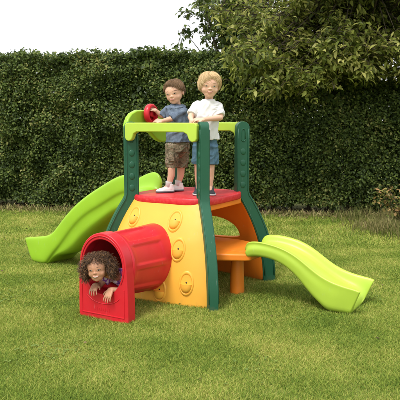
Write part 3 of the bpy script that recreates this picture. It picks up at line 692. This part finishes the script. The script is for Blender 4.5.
def add_head(mb, T, cheeks=1.0):
    Tr = T.to_3x3()
    E = lambda c, r: mb.ell(T @ Vector(c), r, Tr, 24, 14)
    E((0, .07, .12), (.365, .45, .39)); E((0, -.05, .07), (.348, .36, .36)); E((0, -.065, -.12), (.325, .315, .29)); E((0, -.12, -.30), (.225, .205, .165)); E((0, -.225, -.385), (.095, .09, .07))
    for s in (-1, 1):
        E((s * .165, -.165, -.16), (.135 * cheeks, .135 * cheeks, .14)); E((s * .372, .06, -.07), (.04, .075, .10))
        E((s * .036, -.392, -.125), (.032, .03, .024))
    E((0, -.405, -.115), (.040, .048, .036)); E((0, -.37, -.05), (.032, .038, .075))
    E((0, -.352, -.25), (.10, .04, .045))
def face_parts(body, T, iris, smile=.5, open_=False):
    dg = bpy.context.evaluated_depsgraph_get(); bv = BVHTree.FromPolygons([v.co.copy() for v in body.data.vertices], [tuple(p.vertices) for p in body.data.polygons])
    o3 = T.to_3x3(); fwd = (o3 @ Vector((0, 1, 0))).normalized(); h = T.to_scale().x
    def surf(x, z):
        o = T @ Vector((x, -1.5, z)); hit = bv.ray_cast(o, fwd); return (hit[0] if hit[0] else T @ Vector((x, -.4, z)))
    out = -fwd; rgt = (o3 @ Vector((1, 0, 0))).normalized(); upv = (o3 @ Vector((0, 0, 1))).normalized(); B3 = Matrix((rgt, fwd, upv)).transposed()
    for s in (-1, 1):
        p = surf(s * .155, -.01); pa, pb = surf(s * .155 + .05, -.01), surf(s * .155 - .05, -.01); tx = (pa - pb).normalized(); ty = -(tx.cross(upv)).normalized(); ty = ty if ty.dot(fwd) > 0 else -ty
        E3 = Matrix((tx, ty, tx.cross(ty))).transposed(); no = -ty; m = MB(); m.ell(p - no * .012 * h, (.062 * h, .018 * h, .027 * h), E3, 18, 10); e = m.build('eye', M['eyewhite'], body)
        q = p + no * .003 * h - tx * s * .004 * h; m = MB(); m.ell(q - no * .002 * h, (.031 * h, .007 * h, .026 * h), E3, 14, 8); m.build('iris', iris, e)
        m = MB(); pts = [surf(s * (.155 + k * .068), .014 - abs(k) ** 2 * .024) + out * .003 * h for k in (-1, -.5, 0, .5, 1)]; m.tube(pts, [.003 * h, .007 * h, .008 * h, .008 * h, .005 * h], 6); m.build('eyelid', BROWM, e)
        m = MB(); pts = [surf(s * (.165 + k * .085), .100 - k * k * .016) for k in (-1, -.5, 0, .5, 1)]; m.tube(pts, [.005 * h, .009 * h, .010 * h, .008 * h, .004 * h], 6); m.build('eyebrow', BROWM, body)
    ks = [-1, -.75, -.4, 0, .4, .75, 1]; W_ = .105 + .03 * smile; g = .010 + (.016 if open_ else 0); smile = smile * (.75 if open_ else 1)
    up_ = [surf(k * W_, -.242 + smile * .055 * k * k) for k in ks]; lo = [surf(k * W_ * .94, -.242 - g * 2 * (1 - k * k) + smile * .055 * k * k - .004) for k in ks]
    m = MB(); m.tube(up_, [.003 * h, .008 * h, .011 * h, .010 * h, .011 * h, .008 * h, .003 * h], 8); m.tube(lo, [.003 * h, .009 * h, .013 * h, .016 * h, .013 * h, .009 * h, .003 * h], 8); mo = m.build('mouth', M['lip'], body)
    md = [(a * .6 + b * .4) + out * (.006 if open_ else .006) * h for a, b in zip(up_, lo)][1:-1] if open_ else [(a + b) / 2 + out * .006 * h for a, b in zip(up_, lo)]
    m = MB(); m.tube(md, [.006 * h, .017 * h, .021 * h, .017 * h, .006 * h] if open_ else [.002 * h] + [.005 * h] * 5 + [.002 * h], 8); m.build('teeth' if open_ else 'mouth_line', M['teeth'] if open_ else M['mouthdark'], mo)
def hair_cap(T, hz, name, m, parent, lens, seed, crown=(0, .12, .49), curly=False, n=900, back=-.25, front=.22, side=-.1, part=0, thick=.012, lift=1.0):
    """strands laid over the skull from the crown outwards"""
    r_ = random.Random(seed); mb = MB(); Tr = T.to_3x3(); h = T.to_scale().x
    cap = MB()
    cap.ell(T @ Vector((0, .10, .155)), (.362 * lift, .44, .385), Tr, 20, 12)
    cap.ell(T @ Vector((0, .20, -.02)), (.315 * lift, .33, .27), Tr, 20, 12)
    ob = cap.blob(name, m, parent, voxel=.004, smooth=3)
    cen = Vector((0, .09, .10)); rad = Vector((.368 * lift, .45, .415))
    for i in range(n):
        az = r_.random() * 2 * math.pi; dx, dy = math.cos(az), math.sin(az)
        fr = max(0, -dy); bk = max(0, dy); zend = front * fr ** 1.5 + back * bk + side * abs(dx) * (1 - fr ** 2 * .5)
        t0 = r_.random() ** .8 * .75; ph_end = math.acos(max(-1, min(1, (zend - cen.z) / rad.z))); ph0 = .05 + t0 * ph_end; ph1 = min(ph_end + r_.gauss(0, .07), ph0 + lens * (1.1 + r_.random()))
        pts = []; lump = .05 * math.sin(az * 5 + seed) * math.sin(t0 * 9 + az * 2); sw = r_.gauss(0, .30) + part * .5; fly = r_.random() ** 3 * .18; k0 = .975 + r_.random() * .085 + lump; wv = r_.random() * 6
        for q in range(7):
            u = q / 6; ph = ph0 + (ph1 - ph0) * u; a = az + sw * u + .05 * math.sin(wv + u * 5); kk = k0 + .05 * math.sin(u * math.pi) + fly * u
            pts.append(T @ (cen + Vector((rad.x * math.sin(ph) * math.cos(a), rad.y * math.sin(ph) * math.sin(a), rad.z * math.cos(ph))) * kk))
        tk = thick * h * r_.uniform(.7, 1.4); mb.tube(pts, [tk * .6, tk, tk, tk, tk * .9, tk * .6, tk * .2], 4)
    mb.build('hair_lock', m, ob); return ob

def shoe(parent, name, heel, toe_dir, L, m, sole, W_=.032, inv=None):
    d = Vector(toe_dir).normalized(); s = Vector((-d.y, d.x, 0)); heel = Vector(heel); mb = MB(); rings = []
    for u, hw, hh in ((0, .55, .045), (.08, .85, .056), (.3, .88, .058), (.5, .85, .048), (.68, .98, .038), (.85, .92, .032), (.96, .6, .025), (1, .3, .02)):
        c = heel + d * L * u; rings.append([c + s * W_ * hw + Vector((0, 0, .008)), c + s * W_ * hw * .95 + Vector((0, 0, hh * .6)), c + s * W_ * hw * .5 + Vector((0, 0, hh)), c - s * W_ * hw * .5 + Vector((0, 0, hh)), c - s * W_ * hw * .95 + Vector((0, 0, hh * .6)), c - s * W_ * hw + Vector((0, 0, .008))])
    mb.loft(rings); mb.tube([heel + d * L * .2 + Vector((0, 0, .03)), heel + d * L * .2 + Vector((0, 0, .07))], [W_ * .95, W_ * .85], 14)
    o = mb.blob(name, m, parent, voxel=.0035, smooth=3)
    b = MB(); ring = []
    for u, hw in ((0, .5), (.04, .8), (.15, .95), (.4, .92), (.65, 1.05), (.85, .98), (.96, .7), (1.02, .2)): ring.append((u, hw))
    out = [heel + d * L * u + s * W_ * 1.06 * hw for u, hw in ring] + [heel + d * L * u - s * W_ * 1.06 * hw for u, hw in ring[::-1]]
    b.loft([[p + Vector((0, 0, .0015)) for p in out], [p + Vector((0, 0, .014)) for p in out]]); b.build('sole', sole, o)
    lb = MB()
    for k in range(3):
        c = heel + d * L * (.36 + .1 * k) + Vector((0, 0, .056 - .008 * k)); lb.tube([c + s * W_ * .5 - Vector((0, 0, .004)), c, c - s * W_ * .5 - Vector((0, 0, .004))], .0022, 5)
    lb.build('shoelace', sole, o)
    return o

def person(label, base):
    return base
# --- blond boy standing behind the near post -------------------------------------------
def blond_boy():
    global BROWM
    BROWM = M['browblond']; Y = 5.20
    hd = J(209.6, 85.6, Y - .02); T = head_matrix(hd, .205, R(4), R(4), R(3))
    b = MB(); add_head(b, T, 1.14)
    neckb = J(208.6, 102.5, Y + .02); b.cap(hd + Vector((0, .035, -.05)), .033, neckb, .035)
    hipz = J(205, 143, Y + .01)
    ax, ay = Vector((1, .06, 0)).normalized(), Vector((0, 1, 0))
    chest = J(208, 112, Y + .01); belly = J(206, 128, Y)
    b.loft([elring(hipz, ax, ay, .088, .065), elring(belly, ax, ay, .085, .068), elring(chest, ax, ay, .095, .065), elring(neckb, ax, ay, .05, .045)])
    shl, shr = J(197, 105.5, Y + .01), J(218.2, 105.6, Y + .02)
    b.cap(shl, .030, shr, .030)
    ell_, elr = J(190.5, 117, Y - .05), J(220.3, 117.5, Y - .04); wl, wr = J(191.8, 121, 5.055), J(203, 119.6, 5.03)
    b.cap(shl, .030, ell_, .024); b.cap(ell_, .0245, wl, .017); b.cap(shr, .030, elr, .025); b.cap(elr, .0255, wr, .0175)
    hand(b, wl, Vector((.55, -.25, -.55)), Vector((-.1, -.9, .45)), 1, .10, .5)
    hand(b, wr, Vector((-1, -.15, .0)), Vector((.0, -.35, 1)), -1, .10, .45)
    feet = []
    for s, kx, ax_, fx in ((-1, 198.5, 198.4, 197.5), (1, 210.5, 210, 210.2)):
        hip = J(205 + s * 6, 146, Y); knee = J(kx, 168, Y - .01); ank = J(ax_, 188.5, Y + (.01 if s < 0 else .0)); ank.z = .805 + .06
        b.cap(hip, .052, knee, .033); b.cap(knee, .034, knee.lerp(ank, .4) + Vector((0, .008, 0)), .032); b.cap(knee.lerp(ank, .4) + Vector((0, .008, 0)), .032, ank, .021); feet.append((s, ank))
        b.cap(ank, .02, ank + Vector((0, -.05, -.035)), .018)
    body = b.blob('person', M['skin'], None, voxel=.0036, smooth=5, fac=.5)
    tag(body, 'blond boy in a white T-shirt and blue denim shorts leaning on the top rail', 'person')
    face_parts(body, T, M['irisblue'], .85)
    hair_cap(T, 0, 'hair', M['blond'], body, .8, 3, n=6500, back=-.30, front=.31, side=-.08, thick=.0038, lift=1.08, part=.5)
    s_ = MB()
    hem = J(206.3, 139.5, Y); s_.loft([elring(hem, ax, ay, .106, .084), elring(belly, ax, ay, .102, .082), elring(chest, ax, ay, .106, .076), elring(J(208.6, 104.5, Y + .01), ax, ay, .098, .066), elring(J(208.6, 100.2, Y + .01), ax, ay, .054, .052), elring(J(208.7, 99.4, Y + .01), ax, ay, .042, .044)])
    for sh, el, k in ((shl, ell_, .78), (shr, elr, .86)):
        e = sh.lerp(el, k); s_.tube([sh + (sh - el) * .05, sh.lerp(e, .4), e], [.038, .040, .042], 16)
    s_.cap(shl, .036, shr, .036); s_.blob('t_shirt', M['whitecloth'], body, voxel=.004, smooth=5, wrinkle=.0065)
    tsh = bpy.data.objects['t_shirt']; nk = MB(); cn_ = J(208.6, 99.9, Y + .01); nk.tube([cn_ + Vector((.046 * math.cos(a), .048 * math.sin(a), .006 * math.sin(a))) for a in np.linspace(0, 2 * math.pi, 33)], .0055, 8, caps=False); nk.build('neckband', M['whitecloth'], tsh)
    q = MB(); q.loft([elring(J(205.4, 138, Y), ax, ay, .098, .078), elring(hipz, ax, ay, .100, .080), elring(J(205.2, 149, Y), ax, ay, .104, .080)])
    for s in (-1, 1): q.loft([elring(J(205 + s * 6, 145, Y), ax, ay, .056, .072), elring(J(205 + s * 6.6, 155, Y), ax, ay, .055, .068), elring(J(205 + s * 6.9, 164, Y), ax, ay, .055, .064)])
    q.blob('shorts', M['denim'], body, voxel=.004, smooth=4, wrinkle=.006)
    for s, a in feet: shoe(body, 'shoe', (a.x, a.y + .045, .806), (.12 * s, -1, 0), .155, M['darkshoe'], M['sole'], .031)
blond_boy()

# --- brown haired boy steering -----------------------------------------------------------
def brown_boy():
    global BROWM
    BROWM = M['browbrown']; Y = 5.42
    hd = J(174.2, 92.6, Y - .03); T = head_matrix(hd, .200, R(-19), R(9), R(-8))
    b = MB(); add_head(b, T, 1.0)
    nb = J(177, 107.5, Y + .01); b.cap(hd + Vector((.015, .03, -.045)), .032, nb, .034)
    ax = Vector((.86, -.5, 0)).normalized(); ay = Vector((.5, .86, 0)).normalized()
    hip = J(178, 143, Y); belly = J(178, 129, Y); chest = J(177.5, 114, Y)
    b.loft([elring(hip, ax, ay, .075, .082), elring(belly, ax, ay, .07, .082), elring(chest, ax, ay, .072, .088), elring(nb, ax, ay, .042, .046)])
    # right arm reaches over the wheel, left arm to its lower edge
    shR, shL = J(168.5, 109.5, Y + .03), J(183, 111, Y - .05)
    b.cap(shR, .028, shL, .028)
    elR = J(162, 116, Y + .04); wR = J(155.6, 110.5, Y + .01); elL = J(172, 118.5, Y - .09); wL = J(161.6, 121.3, Y - .04)
    b.cap(shR, .028, elR, .023); b.cap(elR, .023, wR, .016); b.cap(shL, .029, elL, .024); b.cap(elL, .024, wL, .0165)
    hand(b, wR, Vector((-.62, .05, .35)), Vector((.3, -.35, .9)), -1, .098, .75)
    hand(b, wL, Vector((-.9, .3, .12)), Vector((.1, -.5, .85)), -1, .098, .6)
    feet = []
    for kx, ax_, dy, hx in ((171.5, 168.5, -.07, 173), (181, 178, .03, 182)):
        h_ = J(hx, 147, Y + dy * .6); knee = J(kx, 168, Y + dy * .9); ank = J(ax_, 183, Y + dy); ank.z = .805 + .055
        b.cap(h_, .044, knee, .032); mid = knee.lerp(ank, .4) + Vector((.008, .004, 0)); b.cap(knee, .033, mid, .031); b.cap(mid, .031, ank, .021); b.cap(ank, .019, ank + Vector((-.05, -.01, -.033)), .017); feet.append(ank)
    body = b.blob('person', M['skin'], None, voxel=.0036, smooth=5)
    tag(body, 'brown haired boy in a blue shirt and camouflage shorts turning the red steering wheel', 'person')
    face_parts(body, T, M['iris'], .45)
    hair_cap(T, 0, 'hair', M['brown'], body, .55, 5, n=6500, back=-.20, front=.33, side=.07, thick=.0036, lift=1.02, part=-.6)
    s_ = MB(); s_.loft([elring(J(178.2, 142, Y), ax, ay, .100, .106), elring(belly, ax, ay, .088, .096), elring(chest, ax, ay, .086, .100), elring(J(177.2, 108, Y), ax, ay, .078, .092), elring(J(177.0, 104.2, Y), ax, ay, .046, .052)])
    for sh, el, k in ((shR, elR, .95), (shL, elL, 1.02)):
        e = sh.lerp(el, k); s_.tube([sh + (sh - el) * .05, sh.lerp(e, .45), sh.lerp(e, .8), sh.lerp(e, .81), e], [.037, .038, .035, .040, .041], 16)
    s_.cap(shR, .034, shL, .034); sh_ = s_.blob('shirt', M['chambray'], body, voxel=.004, smooth=4, wrinkle=.007)
    c = MB(); cc = J(176.6, 105.0, Y); fwd_ = (ax * -.45 - ay * .9).normalized(); sd_ = Vector((-fwd_.y, fwd_.x, 0))
    for k in (-1, 1):                          # two collar leaves
        ins = []; outs = []
        for u in np.linspace(.12, 1, 8):
            a = u * math.pi * k; d_ = fwd_ * math.cos(a) + sd_ * math.sin(a); drop = .030 * (1 - u) ** .7
            ins.append(cc + d_ * .052 + Vector((0, 0, .012 - .020 * (1 - u)))); outs.append(cc + d_ * (.080 + .016 * (1 - u)) + Vector((0, 0, -.006 - drop)))
        c.loft([ins, [p + Vector((0, 0, .005)) for p in outs], [p + Vector((0, 0, .0)) for p in outs], [p - Vector((0, 0, .006)) for p in ins]], closed=False, caps=False)
    c.build('collar', M['chambray'], sh_)
    q = MB(); q.loft([elring(J(177.8, 137, Y), ax, ay, .086, .094), elring(hip, ax, ay, .092, .100), elring(J(177.5, 152, Y), ax, ay, .090, .102)])
    for x0, x1, dy in ((173, 171.8, -.045), (182, 181.6, .02)):
        q.loft([elring(J(x0, 144, Y + dy), ax, ay, .064, .060), elring(J((x0 + x1) / 2, 157, Y + dy), ax, ay, .060, .056), elring(J(x1, 167.5, Y + dy), ax, ay, .056, .052)])
    q.ell(J(177.2, 150, Y), (.088, .098, .075))
    sh = q.blob('shorts', M['camo'], body, voxel=.004, smooth=4, wrinkle=.006)
    pk = MB(); pc = J(171.5, 157.5, Y - .11); pk.box(pc, (.028, .006, .032), Matrix.Rotation(R(-25), 3, 'Z')); pk.build('pocket', M['camo'], sh, bevel=.004)
    for a in feet:
        d = Vector((-.93, -.30, 0)); shoe(body, 'shoe', (a.x + .045, a.y + .012, .806), d, .155, M['shoe'], M['greysole'], .031)
        sk = MB(); sk.tube([Vector((a.x, a.y, .85)), Vector((a.x + .002, a.y, .885)), Vector((a.x + .004, a.y, .898))], [.026, .027, .029], 16); sk.build('sock', M['whitecloth'], body)
brown_boy()

# --- girl lying in the tunnel --------------------------------------------------------------
def girl():
    global BROWM
    BROWM = M['browbrown']
    hd = PL(-.03, -1.185, .365) ; hd = J(97.3, 268.5, hd.y); T = head_matrix(hd, .185, R(-6), R(-4), R(-7))
    b = MB(); add_head(b, T, 1.08)
    nb = PL(.03, -1.03, .31); b.cap(hd + Vector((.02, .05, -.03)), .036, nb, .04)
    ax = Vector((math.cos(PHI), -math.sin(PHI), 0)); az = Vector((0, 0, 1)); 
    b.loft([elring(PL(.02, -.45, .235), ax, az, .08, .055), elring(PL(.02, -.65, .24), ax, az, .08, .06), elring(PL(.03, -.88, .255), ax, az, .088, .06), elring(PL(.03, -1.00, .285), ax, az, .075, .05)])
    for s in (-1, 1): b.cap(PL(.02 + s * .045, -.48, .235), .05, PL(.02 + s * .05, -.24, .22), .036)
    shl, shr = PL(-.075, -1.00, .29), PL(.115, -1.0, .30)
    b.cap(shl, .028, shr, .028)
    ell_, elr = PL(-.115, -1.06, .225), PL(.125, -1.075, .225)
    wl = J(90, 283.5, PL(0, -1.15, 0).y - .03); wl = PL(-.10, -1.12, .248); wr = PL(.045, -1.13, .235)
    b.cap(shl, .027, ell_, .023); b.cap(ell_, .023, wl, .016); b.cap(shr, .028, elr, .024); b.cap(elr, .024, wr, .0165)
    out = -Vector((math.sin(PHI), math.cos(PHI), 0))
    hand(b, wl, out * .75 + az * -.5 + ax * .25, out * .5 + az * .85, -1, .10, .35)
    hand(b, wr, out * .55 + az * -.75 - ax * .05, out * .8 + az * .5, 1, .105, .22)
    body = b.blob('person', M['skin2'], None, voxel=.0034, smooth=5)
    tag(body, 'smiling girl with dark curly hair peering out of the red tunnel', 'person')
    face_parts(body, T, M['iris'], .7, True)
    d = MB(); d.loft([elring(PL(.02, -.42, .235), ax, az, .095, .066), elring(PL(.02, -.65, .24), ax, az, .094, .068), elring(PL(.03, -.88, .267), ax, az, .100, .070), elring(PL(.03, -1.01, .292), ax, az, .088, .060), elring(PL(.03, -1.04, .305), ax, az, .055, .042)])
    for sh, el in ((shl, ell_), (shr, elr)):
        e = sh.lerp(el, .55); d.tube([sh + (sh - el) * .2, sh.lerp(e, .5), e], [.036, .040, .042], 16)
    d.blob('dress', M['purple'], body, voxel=.004, smooth=4, wrinkle=.006)
    # curls
    cap = MB(); Tr = T.to_3x3(); cap.ell(T @ Vector((0, .14, .16)), (.45, .46, .40), Tr, 20, 12); cap.ell(T @ Vector((0, .22, -.08)), (.46, .36, .33), Tr, 20, 12)
    cp = cap.blob('hair', M['curly'], body, voxel=.005, smooth=3); m = MB(); r_ = random.Random(11)
    for i in range(4600):
        while True:
            d3 = Vector((r_.gauss(0, 1), r_.gauss(0, 1), r_.gauss(0, 1))).normalized()
            if d3.z > -.55 and not (d3.y < -.25 and d3.z < .52 and abs(d3.x) < .80): break
        p = Vector((0, .13, .05)) + Vector((d3.x * .42, d3.y * .42, d3.z * .42)); side = abs(d3.x)
        L = r_.uniform(.10, .28) * (1 + .7 * side); dr = (d3 + Vector((0, 0, -.25 - .55 * side * r_.random())) + Vector((r_.gauss(0, .22), r_.gauss(0, .22), r_.gauss(0, .22)))).normalized()
        e1 = dr.orthogonal().normalized(); e2 = dr.cross(e1); ph = r_.random() * 6.28; turns = r_.uniform(1.0, 1.9); rr = r_.uniform(.022, .050); pts = []
        for q in range(17):
            u = q / 16; a = ph + turns * 2 * math.pi * u; pts.append(T @ (p + dr * L * u + (e1 * math.cos(a) + e2 * math.sin(a)) * rr * min(1, .3 + u * 1.5) + Vector((0, 0, -.10 * u * u))))
        tk = .00075 * r_.uniform(.7, 1.5); m.tube(pts, [tk] * 14 + [tk * .8, tk * .6, tk * .3], 4)
    m.build('curl', M['curly'], cp)
girl()
